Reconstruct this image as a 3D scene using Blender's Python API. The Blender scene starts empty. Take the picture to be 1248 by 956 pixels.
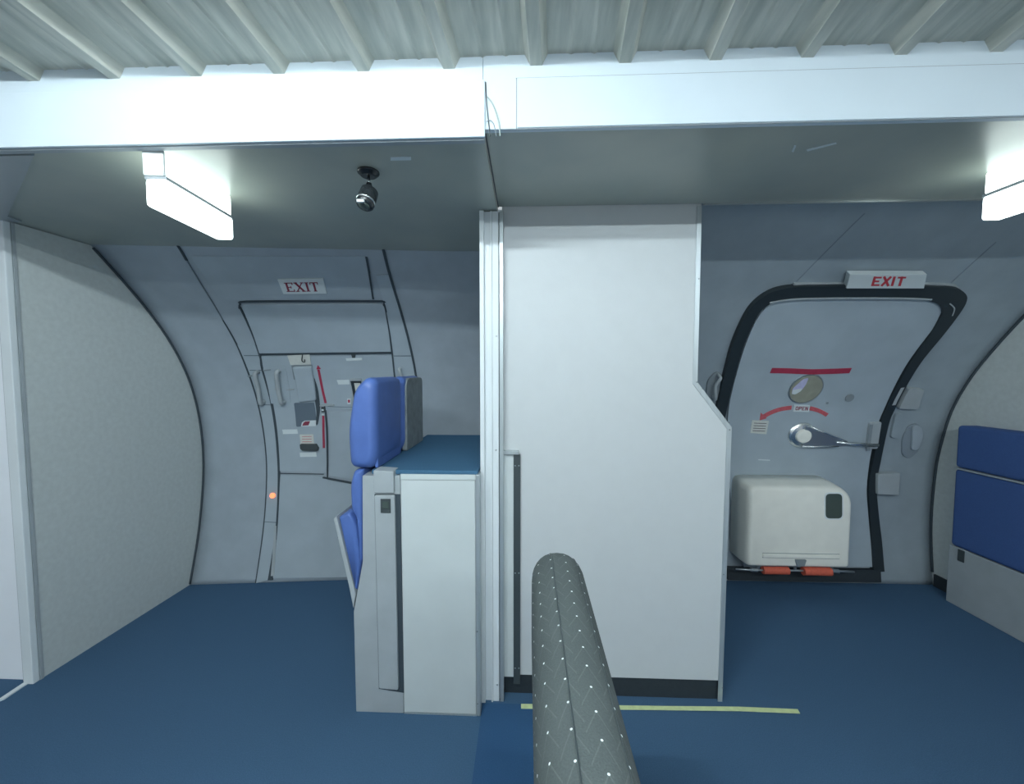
import bpy, bmesh, math, random
from mathutils import Vector, Matrix
random.seed(4)
D = bpy.data
SC = bpy.context.scene
COL = SC.collection
# ------------------------------------------------------------------ camera
F = 480.0
YAW = math.radians(2.2)
PIT = math.radians(-3.0)
EYE = 1.35
cam_d = D.cameras.new('camera')
cam = D.objects.new('camera', cam_d)
COL.objects.link(cam)
cam.location = (0, 0, EYE)
cam.rotation_euler = (math.pi / 2 + PIT, 0, YAW)
cam_d.sensor_fit = 'HORIZONTAL'
cam_d.sensor_width = 36
cam_d.lens = 36 * F / 1248
cam_d.clip_start = 0.02
SC.camera = cam
# ------------------------------------------------------------------ world, exposure
w = D.worlds.new('world')
SC.world = w
w.use_nodes = True
w.node_tree.nodes['Background'].inputs[0].default_value = (0.78, 0.86, 0.90, 1)
w.node_tree.nodes['Background'].inputs[1].default_value = 0.55
SC.view_settings.view_transform = 'Standard'
SC.view_settings.look = 'None'
SC.view_settings.exposure = 0.12
SC.view_settings.gamma = 1.0
SC.view_settings.use_curve_mapping = False
TUBE_STRENGTH = 175.0     # the fluorescent batten in the aisle, above and behind the camera
TUBE2_STRENGTH = 170.0
LAMP_STRENGTH = 4.5      # the two emergency lamps under the ceiling

# ------------------------------------------------------------------ measuring
FW = Vector((-math.sin(YAW) * math.cos(PIT), math.cos(YAW) * math.cos(PIT), math.sin(PIT)))
RT = Vector((math.cos(YAW), math.sin(YAW), 0))
UP = RT.cross(FW)
UP = UP.normalized()
CC = Vector((0, 0, EYE))


def ray(u, v):
    return FW * F + RT * (u - 624) - UP * (v - 478)


def onZ(u, v, z):
    r = ray(u, v)
    return CC + r * ((z - EYE) / r.z)


def onY(u, v, y):
    r = ray(u, v)
    return CC + r * (y / r.y)


def onX(u, v, x):
    r = ray(u, v)
    return CC + r * (x / r.x)


def interp(tab, t):
    """smooth (catmull-rom) interpolation of a table"""
    n = len(tab)
    if t <= tab[0][0]:
        (a, b), (c, d) = tab[0], tab[1]
        return b + (d - b) / (c - a) * (t - a)
    if t >= tab[-1][0]:
        (a, b), (c, d) = tab[-2], tab[-1]
        return d + (d - b) / (c - a) * (t - c)
    for i in range(n - 1):
        if tab[i][0] <= t <= tab[i + 1][0]:
            break
    x0, y0 = tab[i]
    x1, y1 = tab[i + 1]
    h = x1 - x0

    def sl(k):
        if k == 0:
            return (tab[1][1] - tab[0][1]) / (tab[1][0] - tab[0][0])
        if k == n - 1:
            return (tab[-1][1] - tab[-2][1]) / (tab[-1][0] - tab[-2][0])
        return (tab[k + 1][1] - tab[k - 1][1]) / (tab[k + 1][0] - tab[k - 1][0])
    m0, m1 = sl(i) * h, sl(i + 1) * h
    s = (t - x0) / h
    return ((2 * s**3 - 3 * s**2 + 1) * y0 + (s**3 - 2 * s**2 + s) * m0 +
            (-2 * s**3 + 3 * s**2) * y1 + (s**3 - s**2) * m1)


# fuselage lining: depth y as a function of height z (m) in the two bays
PROF_L = [(-0.02, 2.340), (0.298, 2.425), (0.557, 2.470), (0.771, 2.488), (0.99, 2.478), (1.19, 2.440),
          (1.365, 2.376), (1.54, 2.275), (1.695, 2.153), (1.838, 2.015), (1.983, 1.859), (2.1, 1.71), (2.25, 1.49)]
PROF_R = [(-0.02, 2.527), (0.373, 2.560), (0.745, 2.550), (0.94, 2.520), (1.116, 2.477), (1.28, 2.405), (1.418, 2.322),
          (1.638, 2.158), (1.80, 2.005), (1.983, 1.80), (2.1, 1.65), (2.25, 1.43)]


def YL(x, z):
    return interp(PROF_L, z) + 0.10 * (x + 2.13)


def YR(x, z):
    return interp(PROF_R, z)


def hit(u, v, S):
    r = ray(u, v)
    lo, hi = 1.2 / r.y, 3.2 / r.y
    for _ in range(40):
        m = (lo + hi) / 2
        p = CC + r * m
        if p.y > S(p.x, p.z):
            hi = m
        else:
            lo = m
    p = CC + r * lo
    return (p.x, p.z)


def WL(pts):
    return [hit(u, v, YL) for u, v in pts]


def WR(pts):
    return [hit(u, v, YR) for u, v in pts]


def on_surf(S, x, z, off):
    """point on the lining, lifted off it towards the cabin"""
    e = 0.01
    y = S(x, z)
    dx = (S(x + e, z) - S(x - e, z)) / (2 * e)
    dz = (S(x, z + e) - S(x, z - e)) / (2 * e)
    n = Vector((dx, -1, dz)).normalized()
    return Vector((x, y, z)) + n * off


# ------------------------------------------------------------------ materials
def mat(name, col, rough=0.6, metal=0.0, noise=0.0, nscale=60, bump=0.0, bscale=200, emit=None, estr=0, spec=0.5, col2=None, stretch=None):
    m = D.materials.new(name)
    m.use_nodes = True
    nt = m.node_tree
    b = nt.nodes['Principled BSDF']
    b.inputs['Base Color'].default_value = (*col, 1)
    b.inputs['Roughness'].default_value = rough
    b.inputs['Metallic'].default_value = metal
    b.inputs['Specular IOR Level'].default_value = spec
    tc = nt.nodes.new('ShaderNodeTexCoord')
    src = tc.outputs['Object']
    if stretch:
        mp = nt.nodes.new('ShaderNodeMapping')
        mp.inputs['Scale'].default_value = stretch
        nt.links.new(src, mp.inputs[0])
        src = mp.outputs[0]
    if noise or col2:
        n = nt.nodes.new('ShaderNodeTexNoise')
        n.inputs['Scale'].default_value = nscale
        n.inputs['Detail'].default_value = 6
        nt.links.new(src, n.inputs['Vector'])
        mx = nt.nodes.new('ShaderNodeMix')
        mx.data_type = 'RGBA'
        c2 = col2 if col2 else tuple(c * (1 - noise) for c in col)
        c1 = col if col2 else tuple(min(1, c * (1 + noise)) for c in col)
        mx.inputs[6].default_value = (*c1, 1)
        mx.inputs[7].default_value = (*c2, 1)
        rp = nt.nodes.new('ShaderNodeValToRGB')
        rp.color_ramp.elements[0].position = 0.3
        rp.color_ramp.elements[1].position = 0.7
        nt.links.new(n.outputs['Fac'], rp.inputs[0])
        nt.links.new(rp.outputs[0], mx.inputs[0])
        nt.links.new(mx.outputs[2], b.inputs['Base Color'])
    if bump:
        n2 = nt.nodes.new('ShaderNodeTexNoise')
        n2.inputs['Scale'].default_value = bscale
        n2.inputs['Detail'].default_value = 4
        nt.links.new(src, n2.inputs['Vector'])
        bp = nt.nodes.new('ShaderNodeBump')
        bp.inputs['Strength'].default_value = bump
        bp.inputs['Distance'].default_value = 0.002
        nt.links.new(n2.outputs['Fac'], bp.inputs['Height'])
        nt.links.new(bp.outputs[0], b.inputs['Normal'])
    if emit:
        b.inputs['Emission Color'].default_value = (*emit, 1)
        b.inputs['Emission Strength'].default_value = estr
    return m


M = dict(
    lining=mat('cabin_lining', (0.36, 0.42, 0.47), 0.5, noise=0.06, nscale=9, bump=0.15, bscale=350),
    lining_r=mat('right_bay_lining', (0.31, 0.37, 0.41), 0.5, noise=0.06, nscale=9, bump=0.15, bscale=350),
    lining2=mat('lining_joint', (0.25, 0.30, 0.34), 0.6),
    door=mat('door_lining', (0.38, 0.45, 0.50), 0.45, noise=0.05, nscale=7, bump=0.1, bscale=300),
    part=mat('partition_laminate', (0.56, 0.61, 0.60), 0.5, noise=0.05, nscale=45, bump=0.2, bscale=260),
    whitew=mat('white_wall_laminate', (0.90, 0.94, 0.98), 0.5, noise=0.02, nscale=6),
    monu=mat('monument_laminate', (0.57, 0.61, 0.62), 0.5, noise=0.012, nscale=20, bump=0.15, bscale=260),
    white=mat('white_panel', (0.64, 0.735, 0.79), 0.5, noise=0.02, nscale=6),
    offwhite=mat('cabinet_white', (0.60, 0.66, 0.66), 0.5, noise=0.03, nscale=8, bump=0.05),
    greyp=mat('grey_moulding', (0.38, 0.425, 0.445), 0.5, noise=0.05, nscale=12, bump=0.1),
    greyd=mat('grey_moulding_dark', (0.24, 0.28, 0.30), 0.5, noise=0.05, nscale=12),
    alu=mat('aluminium_trim', (0.50, 0.56, 0.58), 0.38, metal=0.55, noise=0.08, nscale=5, stretch=(20, 20, 1)),
    aluw=mat('painted_trim', (0.72, 0.78, 0.80), 0.45, noise=0.03, nscale=6),
    ceil=mat('ceiling_panel', (0.46, 0.48, 0.41), 0.30, col2=(0.36, 0.40, 0.36), nscale=3, bump=0.03, bscale=30),
    ceil2=mat('ceiling_panel_light', (0.36, 0.40, 0.41), 0.35, noise=0.05, nscale=3),
    roof=mat('galvanised_roof', (0.68, 0.67, 0.58), 0.5, metal=0.0, col2=(0.42, 0.44, 0.38), nscale=4, stretch=(9, 0.8, 9)),
    carpet=mat('blue_carpet', (0.070, 0.143, 0.245), 0.95, col2=(0.054, 0.115, 0.20), nscale=260, bump=0.8, bscale=500, spec=0.1),
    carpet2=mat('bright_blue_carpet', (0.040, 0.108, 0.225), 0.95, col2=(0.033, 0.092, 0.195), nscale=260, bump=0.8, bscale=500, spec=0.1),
    carpet3=mat('cabinet_top_carpet', (0.07, 0.17, 0.28), 0.95, col2=(0.055, 0.14, 0.24), nscale=260, bump=0.8, bscale=500, spec=0.1),
    blue=mat('blue_leatherette', (0.085, 0.16, 0.44), 0.42, noise=0.05, nscale=20, bump=0.1, bscale=300),
    blue2=mat('blue_fabric', (0.045, 0.105, 0.29), 0.8, noise=0.08, nscale=200, bump=0.3, bscale=500),
    black=mat('black_rubber', (0.018, 0.028, 0.034), 0.5),
    seam=mat('dark_seam', (0.045, 0.065, 0.08), 0.7),
    seam2=mat('soft_seam', (0.15, 0.19, 0.22), 0.7),
    dark=mat('dark_plastic', (0.05, 0.065, 0.07), 0.4),
    base=mat('black_baseboard', (0.022, 0.032, 0.040), 0.6, noise=0.1),
    red=mat('red_tape', (0.38, 0.035, 0.075), 0.55, noise=0.1, nscale=60),
    redp=mat('pale_red_tape', (0.55, 0.11, 0.13), 0.55, noise=0.15, nscale=80),
    redtx=mat('red_lettering', (0.55, 0.05, 0.07), 0.6),
    darkred=mat('dark_red_lettering', (0.23, 0.03, 0.06), 0.6),
    ink=mat('ink', (0.10, 0.09, 0.10), 0.7),
    paper=mat('placard_white', (0.62, 0.64, 0.60), 0.6, noise=0.05, nscale=50),
    signw=mat('sign_white', (0.66, 0.73, 0.74), 0.5),
    cream=mat('cream_plastic', (0.92, 0.92, 0.84), 0.4, noise=0.03, nscale=12, bump=0.05),
    chrome=mat('chrome', (0.80, 0.84, 0.85), 0.26, metal=1.0),
    steel=mat('brushed_steel', (0.5, 0.54, 0.55), 0.35, metal=0.9),
    orange=mat('orange_red_sleeve', (0.62, 0.12, 0.07), 0.6, noise=0.1, nscale=80),
    yellow=mat('pale_yellow_tape', (0.62, 0.72, 0.38), 0.7, noise=0.08, nscale=60),
    lampc=mat('lamp_housing_white', (0.80, 0.85, 0.84), 0.4),
    diff=mat('lamp_diffuser', (0.8, 0.85, 0.85), 0.4, emit=(0.80, 0.93, 0.90), estr=LAMP_STRENGTH),
    tube=mat('fluorescent_tube', (0.8, 0.85, 0.85), 0.4, emit=(0.84, 0.95, 1.0), estr=TUBE_STRENGTH),
    tube2=mat('fluorescent_tube_rear', (0.8, 0.85, 0.85), 0.4, emit=(0.84, 0.95, 1.0), estr=TUBE2_STRENGTH),
    indic=mat('orange_indicator', (0.8, 0.2, 0.1), 0.4, emit=(1.0, 0.24, 0.10), estr=1.6),
    camb=mat('black_camera_body', (0.02, 0.025, 0.028), 0.25),
    vgrey=mat('viewport_glass', (0.30, 0.31, 0.25), 0.15, noise=0.1, nscale=20),
    lilac=mat('viewport_foil', (0.50, 0.50, 0.72), 0.3, noise=0.1, nscale=60),
    recess=mat('recess_blue_grey', (0.12, 0.16, 0.20), 0.5),
    cable=mat('grey_cable', (0.42, 0.48, 0.46), 0.5),
    glass=mat('gauge_window', (0.07, 0.095, 0.085), 0.15),
    grime=mat('grey_backboard', (0.25, 0.29, 0.30), 0.6, col2=(0.17, 0.20, 0.21), nscale=25),
)


def seat_fabric():
    m = D.materials.new('grey_dotted_seat_fabric')
    m.use_nodes = True
    nt = m.node_tree
    N, L = nt.nodes, nt.links
    b = N['Principled BSDF']
    b.inputs['Roughness'].default_value = 0.9
    b.inputs['Specular IOR Level'].default_value = 0.15
    uv = N.new('ShaderNodeUVMap')
    sep = N.new('ShaderNodeSeparateXYZ')
    L.new(uv.outputs[0], sep.inputs[0])

    def mth(op, a, c=None, v=None):
        n = N.new('ShaderNodeMath')
        n.operation = op
        L.new(a, n.inputs[0])
        if c is not None:
            L.new(c, n.inputs[1])
        if v is not None:
            n.inputs[1].default_value = v
        return n.outputs[0]
    # rows of light woven dots: u across the cushion edge in metres, v along it in metres
    PU, PV = 0.030, 0.034
    u = mth('DIVIDE', sep.outputs[0], v=PU)
    v = mth('DIVIDE', sep.outputs[1], v=PV)
    ui = mth('FLOOR', u)
    sh = mth('MULTIPLY', ui, v=0.37)
    vv = mth('ADD', v, sh)
    fu = mth('SUBTRACT', mth('FRACT', u), v=0.5)
    fv = mth('SUBTRACT', mth('FRACT', vv), v=0.5)
    du = mth('MULTIPLY', fu, v=PU)
    dv = mth('MULTIPLY', fv, v=PV)
    dist = mth('SQRT', mth('ADD', mth('MULTIPLY', du, du), mth('MULTIPLY', dv, dv)))
    dot = mth('LESS_THAN', dist, v=0.0015)
    # faint chevron threads
    zig = mth('ABSOLUTE', fu)
    ch = mth('ADD', vv, mth('MULTIPLY', zig, v=1.6))
    cf = mth('ABSOLUTE', mth('SUBTRACT', mth('FRACT', ch), v=0.5))
    thr = mth('LESS_THAN', cf, v=0.045)
    thr = mth('MULTIPLY', thr, v=0.06)
    nz = N.new('ShaderNodeTexNoise')
    nz.inputs['Scale'].default_value = 420
    L.new(uv.outputs[0], nz.inputs['Vector'])
    m1 = N.new('ShaderNodeMix')
    m1.data_type = 'RGBA'
    m1.inputs[6].default_value = (0.064, 0.078, 0.080, 1)
    m1.inputs[7].default_value = (0.105, 0.124, 0.125, 1)
    L.new(nz.outputs['Fac'], m1.inputs[0])
    m2 = N.new('ShaderNodeMix')
    m2.data_type = 'RGBA'
    L.new(thr, m2.inputs[0])
    L.new(m1.outputs[2], m2.inputs[6])
    m2.inputs[7].default_value = (0.5, 0.56, 0.56, 1)
    m3 = N.new('ShaderNodeMix')
    m3.data_type = 'RGBA'
    L.new(dot, m3.inputs[0])
    L.new(m2.outputs[2], m3.inputs[6])
    m3.inputs[7].default_value = (0.9, 0.95, 0.95, 1)
    L.new(m3.outputs[2], b.inputs['Base Color'])
    bp = N.new('ShaderNodeBump')
    bp.inputs['Strength'].default_value = 0.5
    bp.inputs['Distance'].default_value = 0.001
    L.new(nz.outputs['Fac'], bp.inputs['Height'])
    L.new(bp.outputs[0], b.inputs['Normal'])
    return m


M['seat'] = seat_fabric()


# ------------------------------------------------------------------ mesh helpers
def obj(name, bm, m, parent=None, smooth=False, bevel=0.0, seg=2, autos=None):
    me = D.meshes.new(name)
    bmesh.ops.recalc_face_normals(bm, faces=bm.faces)
    bm.to_mesh(me)
    bm.free()
    me.materials.append(M[m] if isinstance(m, str) else m)
    o = D.objects.new(name, me)
    COL.objects.link(o)
    if parent is not None:
        o.parent = parent
        o.matrix_parent_inverse = Matrix.Translation(-parent.location)
    if smooth:
        for p in me.polygons:
            p.use_smooth = True
    if bevel:
        bv = o.modifiers.new('bevel', 'BEVEL')
        bv.width = bevel
        bv.segments = seg
        bv.limit_method = 'ANGLE'
        bv.angle_limit = math.radians(35)
    return o


def thing(name, label, cat, loc=(0, 0, 0), group=None, kind=None):
    o = D.objects.new(name, None)
    o.empty_display_size = 0.05
    COL.objects.link(o)
    o.location = loc
    if label:
        o['label'] = label
    if cat:
        o['category'] = cat
    if group:
        o['group'] = group
    if kind:
        o['kind'] = kind
    return o


def tag(o, label, cat, group=None):
    o['label'] = label
    o['category'] = cat
    if group:
        o['group'] = group
    return o


def struct(o, label=None, cat=None):
    o['kind'] = 'structure'
    if label:
        o['label'] = label
    if cat:
        o['category'] = cat
    return o


def box(bm, a, b):
    vs = [bm.verts.new((x, y, z)) for x in (a[0], b[0]) for y in (a[1], b[1]) for z in (a[2], b[2])]
    for f in ((0, 1, 3, 2), (4, 6, 7, 5), (0, 4, 5, 1), (2, 3, 7, 6), (0, 2, 6, 4), (1, 5, 7, 3)):
        bm.faces.new([vs[i] for i in f])
    return vs


def bx(a, b):
    bm = bmesh.new()
    box(bm, a, b)
    return bm


def prism(pts, fn, t0, t1):
    """extrude 2-D polygon pts; fn(p,t) gives the 3-D point"""
    bm = bmesh.new()
    A = [bm.verts.new(fn(p, t0)) for p in pts]
    B = [bm.verts.new(fn(p, t1)) for p in pts]
    n = len(pts)
    bm.faces.new(A)
    bm.faces.new(B[::-1])
    for i in range(n):
        bm.faces.new([A[i], A[(i + 1) % n], B[(i + 1) % n], B[i]])
    return bm


def round_poly(pts, r, n=5):
    out = []
    k = len(pts)
    for i in range(k):
        p = Vector(pts[i])
        a = Vector(pts[i - 1]) - p
        b = Vector(pts[(i + 1) % k]) - p
        rr = r[i] if isinstance(r, (list, tuple)) else r
        rr = min(rr, a.length * 0.49, b.length * 0.49)
        if rr <= 0:
            out.append(tuple(p))
            continue
        p0 = p + a.normalized() * rr
        p1 = p + b.normalized() * rr
        for j in range(n + 1):
            t = j / n
            q = p0 * (1 - t)**2 + p * 2 * t * (1 - t) + p1 * t * t
            out.append(tuple(q))
    return out


def smooth_line(pts, step=6):
    """catmull-rom through points"""
    out = []
    n = len(pts)
    for i in range(n - 1):
        p0 = Vector(pts[max(i - 1, 0)])
        p1 = Vector(pts[i])
        p2 = Vector(pts[i + 1])
        p3 = Vector(pts[min(i + 2, n - 1)])
        for j in range(step):
            t = j / step
            out.append(0.5 * ((2 * p1) + (-p0 + p2) * t + (2 * p0 - 5 * p1 + 4 * p2 - p3) * t * t + (-p0 + 3 * p1 - 3 * p2 + p3) * t**3))
    out.append(Vector(pts[-1]))
    return out


def patch_bm(xz, S, o0, o1, dz=0.03):
    """a plate following the lining: outline in (x,z), from offset o0 to o1"""
    bm = bmesh.new()
    vs = [bm.verts.new((x, 0, z)) for x, z in xz]
    bm.faces.new(vs)
    zs = [p[1] for p in xz]
    z = min(zs) + dz
    while z < max(zs) - 0.002:
        g = bm.verts[:] + bm.edges[:] + bm.faces[:]
        bmesh.ops.bisect_plane(bm, geom=g, plane_co=(0, 0, z), plane_no=(0, 0, 1), dist=1e-6)
        z += dz
    r = bmesh.ops.extrude_face_region(bm, geom=bm.faces[:])
    new = {v for v in r['geom'] if isinstance(v, bmesh.types.BMVert)}
    for v in bm.verts:
        t = o1 if v in new else o0
        v.co = on_surf(S, v.co.x, v.co.z, t)
    return bm


def patch(name, xz, S, o0, o1, m, parent, bevel=0.0, dz=0.03):
    return obj(name, patch_bm(xz, S, o0, o1, dz), m, parent, bevel=bevel)


def ribbon_bm(px, S, HIT, w, o0, o1, step=6, bm=None):
    """strip on the lining along pixel polyline; w = width in metres (number or list)"""
    line = smooth_line([tuple(p) for p in HIT(px)], step) if len(px) > 2 else [Vector(p) for p in HIT(px)]
    if len(line) == 2:
        a, b = line
        line = [a + (b - a) * (i / 12) for i in range(13)]
    n = len(line)
    bm = bm or bmesh.new()
    rings = []
    for i, p in enumerate(line):
        t = (line[min(i + 1, n - 1)] - line[max(i - 1, 0)]).normalized()
        nn = Vector((-t.y, t.x))
        if isinstance(w, (list, tuple)):
            f = i / (n - 1) * (len(w) - 1)
            k = min(int(f), len(w) - 2)
            ww = w[k] * (1 - (f - k)) + w[k + 1] * (f - k)
        else:
            ww = w
        a = p + nn * ww / 2
        b = p - nn * ww / 2
        rings.append([bm.verts.new(on_surf(S, a.x, a.y, o0)), bm.verts.new(on_surf(S, a.x, a.y, o1)),
                      bm.verts.new(on_surf(S, b.x, b.y, o1)), bm.verts.new(on_surf(S, b.x, b.y, o0))])
    for i in range(n - 1):
        A, B = rings[i], rings[i + 1]
        for k in range(4):
            bm.faces.new([A[k], A[(k + 1) % 4], B[(k + 1) % 4], B[k]])
    bm.faces.new(rings[0])
    bm.faces.new(rings[-1][::-1])
    return bm


def ribbon(name, px, S, HIT, w, o0, o1, m, parent, step=6, smooth=False):
    return obj(name, ribbon_bm(px, S, HIT, w, o0, o1, step), m, parent, smooth=smooth)


def tube(pts, r, n=12, bm=None, cap=True):
    bm = bm or bmesh.new()
    pts = [Vector(p) for p in pts]
    rings = []
    k = len(pts)
    prev = None
    for i, p in enumerate(pts):
        t = (pts[min(i + 1, k - 1)] - pts[max(i - 1, 0)]).normalized()
        if prev is None:
            a = Vector((0, 0, 1)) if abs(t.z) < 0.9 else Vector((1, 0, 0))
            u = t.cross(a).normalized()
        else:
            u = (prev - t * prev.dot(t)).normalized()
        prev = u
        v = t.cross(u)
        rr = r[i] if isinstance(r, (list, tuple)) else r
        rings.append([bm.verts.new(p + (u * math.cos(2 * math.pi * j / n) + v * math.sin(2 * math.pi * j / n)) * rr) for j in range(n)])
    for i in range(k - 1):
        for j in range(n):
            bm.faces.new([rings[i][j], rings[i][(j + 1) % n], rings[i + 1][(j + 1) % n], rings[i + 1][j]])
    if cap:
        bm.faces.new(rings[0][::-1])
        bm.faces.new(rings[-1])
    return bm


def disc_on(name, u, v, S, HIT, r, o0, o1, m, parent, n=28, rz=1.0, bevel=0.0):
    x, z = HIT([(u, v)])[0]
    pts = [(x + r * math.cos(2 * math.pi * i / n), z + r * rz * math.sin(2 * math.pi * i / n)) for i in range(n)]
    return patch(name, pts, S, o0, o1, m, parent, dz=0.02, bevel=bevel)


# stroke letters in a 1 x 1.3 cell: list of polygons
def bar(a, b, w):
    a, b = Vector(a), Vector(b)
    d = (b - a).normalized()
    n = Vector((-d.y, d.x)) * w / 2
    return [tuple(a + n), tuple(b + n), tuple(b - n), tuple(a - n)]


def glyph(ch, serif=False, w=0.2):
    h = 1.3
    g = []
    if ch == 'E':
        g = [bar((w / 2, 0), (w / 2, h), w), bar((0, w / 2), (0.9, w / 2), w * .8), bar((0, h - w / 2), (0.9, h - w / 2), w * .8), bar((0, h / 2), (0.75, h / 2), w * .8)]
        if serif:
            g = [bar((0.24, 0), (0.24, h), w), bar((0, .05), (0.95, .05), .1), bar((0, h - .05), (0.9, h - .05), .1), bar((0.2, h / 2), (0.65, h / 2), .1),
                 bar((0.92, 0), (0.92, .32), .1), bar((0.87, h), (0.87, h - .3), .1), bar((0.65, .5), (0.65, .8), .09)]
    elif ch == 'X':
        g = [bar((0.1, 0), (0.9, h), w * (0.55 if serif else 1)), bar((0.1, h), (0.9, 0), w)]
        if serif:
            g += [bar((-.05, .04), (0.35, .04), .08), bar((.65, .04), (1.08, .04), .08), bar((-.05, h - .04), (0.35, h - .04), .08), bar((.68, h - .04), (1.05, h - .04), .08)]
    elif ch == 'I':
        g = [bar((0.25, 0), (0.25, h), w)]
        if serif:
            g += [bar((.02, .04), (0.48, .04), .08), bar((.02, h - .04), (0.48, h - .04), .08)]
    elif ch == 'T':
        g = [bar((0.45, 0), (0.45, h), w), bar((0, h - w / 2), (0.9, h - w / 2), w * .8)]
        if serif:
            g = [bar((0.45, 0), (0.45, h), w), bar((0, h - .05), (0.9, h - .05), .1), bar((.03, h), (.03, h - .32), .08), bar((.87, h), (.87, h - .32), .08), bar((.25, .04), (.65, .04), .08)]
    elif ch == 'O':
        g = [bar((w / 2, .15), (w / 2, h - .15), w), bar((.8, .15), (.8, h - .15), w), bar((.1, w / 2), (.8, w / 2), w), bar((.1, h - w / 2), (.8, h - w / 2), w)]
    elif ch == 'P':
        g = [bar((w / 2, 0), (w / 2, h), w), bar((0, h - w / 2), (.75, h - w / 2), w), bar((0, h * .48), (.75, h * .48), w), bar((.75, h * .5), (.75, h - .05), w)]
    elif ch == 'N':
        g = [bar((w / 2, 0), (w / 2, h), w), bar((.8, 0), (.8, h), w), bar((w / 2, h), (.8, 0), w)]
    return g


def text_bm(s, place, serif=False, w=0.2, gap=0.18):
    """place(a,b,t): a 0..1 along, b 0..1 up, t depth index -> 3-D point"""
    adv = {'I': 0.5}
    tot = sum(adv.get(c, 1.0 if serif else 0.9) for c in s) + gap * (len(s) - 1)
    bm = bmesh.new()
    x = 0
    for c in s:
        for k, g in enumerate(glyph(c, serif, w)):
            t = 1 + 0.07 * k
            A = [bm.verts.new(place((x + p[0]) / tot, p[1] / 1.3, 0)) for p in g]
            B = [bm.verts.new(place((x + p[0]) / tot, p[1] / 1.3, t)) for p in g]
            bm.faces.new(A)
            bm.faces.new(B[::-1])
            for i in range(4):
                bm.faces.new([A[i], A[(i + 1) % 4], B[(i + 1) % 4], B[i]])
        x += adv.get(c, 1.0 if serif else 0.9) + gap
    return bm


# ================================================================== SETTING
XL = -2.131      # left cross partition
XR = 2.571       # right cross partition
YM = 1.577       # front face of the monument
ZCL = 1.968      # left ceiling
ZCR = 1.990      # right ceiling
YH = 1.095       # back of the header band, left
YHR = 1.085

struct(obj('floor', bx((-4.2, -1.6, -0.05), (4.4, 2.75, 0.0)), 'carpet'))


def wall_section(name, S, x0, x1, z0, z1, nx=24, nz=70, t=0.03, m='lining'):
    bm = bmesh.new()
    g = [[bm.verts.new(on_surf(S, x0 + (x1 - x0) * i / nx, z0 + (z1 - z0) * j / nz, 0)) for j in range(nz + 1)] for i in range(nx + 1)]
    h = [[bm.verts.new(on_surf(S, x0 + (x1 - x0) * i / nx, z0 + (z1 - z0) * j / nz, -t)) for j in range(nz + 1)] for i in range(nx + 1)]
    for i in range(nx):
        for j in range(nz):
            bm.faces.new([g[i][j], g[i + 1][j], g[i + 1][j + 1], g[i][j + 1]])
            bm.faces.new([h[i][j], h[i][j + 1], h[i + 1][j + 1], h[i + 1][j]])
    for j in range(nz):
        for i in (0, nx):
            bm.faces.new([g[i][j], g[i][j + 1], h[i][j + 1], h[i][j]])
    for i in range(nx):
        for j in (0, nz):
            bm.faces.new([g[i][j], g[i + 1][j], h[i + 1][j], h[i][j]])
    return struct(obj(name, bm, m, smooth=True))


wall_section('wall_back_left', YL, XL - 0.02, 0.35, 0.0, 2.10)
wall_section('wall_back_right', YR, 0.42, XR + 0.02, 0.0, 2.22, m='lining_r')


# cross partitions: end at the lining; front edge at y0
def cross_partition(name, x0, x1, S, y0, ztop, m, xs):
    prof = [(y0, 0), (y0, ztop)]
    n = 40
    pts = []
    for i in range(n + 1):
        z = ztop * (1 - i / n)
        pts.append((S(xs, z) + 0.004, z))
    poly = [(y0, 0.0), (y0, ztop)] + pts
    return struct(obj(name, prism(poly, lambda p, t: (t, p[0], p[1]), x0, x1), m))


cross_partition('wall_left', XL - 0.04, XL, YL, 1.575, ZCL - 0.002, 'part', XL)
cross_partition('wall_right', XR, XR + 0.04, YR, 0.9, 2.15, 'part', XR)


def edge_bead(name, S, x, side, z0, z1, r=0.006):
    pts = []
    for i in range(50):
        z = z0 + (z1 - z0) * i / 49
        p = on_surf(S, x, z, 0.004)
        pts.append((x + side * 0.003, p.y, p.z))
    return struct(obj(name, tube(pts, r, 8), 'seam', smooth=True))


edge_bead('trim_1', YL, XL, 1, 0.005, ZCL - 0.01)
edge_bead('trim_2', YR, XR, -1, 0.08, 2.1, 0.007)

# white facing wall left of the partition + its corner trims
struct(obj('wall_front_left', bx((-3.6, 1.575, 0.0), (XL - 0.045, 1.62, ZCL - 0.003)), 'whitew'))
struct(obj('trim_3', bx((XL - 0.062, 1.566, 0.0), (XL - 0.0405, 1.5745, ZCL - 0.004)), 'greyp'))
o = struct(obj('trim_4', bx((XL - 0.040, 1.550, 0.0), (XL + 0.004, 1.5745, ZCL - 0.004)), 'aluw', bevel=0.003))
struct(obj('trim_5', bx((XL + 0.0005, 1.576, 0.0), (XL + 0.005, 1.588, ZCL - 0.004)), 'greyp'))
# threshold strip on the floor running forward from that corner
a, b = onZ(33, 831, 0), onZ(0, 853, 0)
struct(obj('trim_6', prism([(a.x, a.y), (a.x + 0.02, a.y), (b.x + 0.02, b.y), (b.x - 0.35, b.y - 0.44), (b.x - 0.37, b.y - 0.44), (b.x, b.y)],
                           lambda p, t: (p[0], p[1], t), 0.0, 0.006), 'aluw'))

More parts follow.
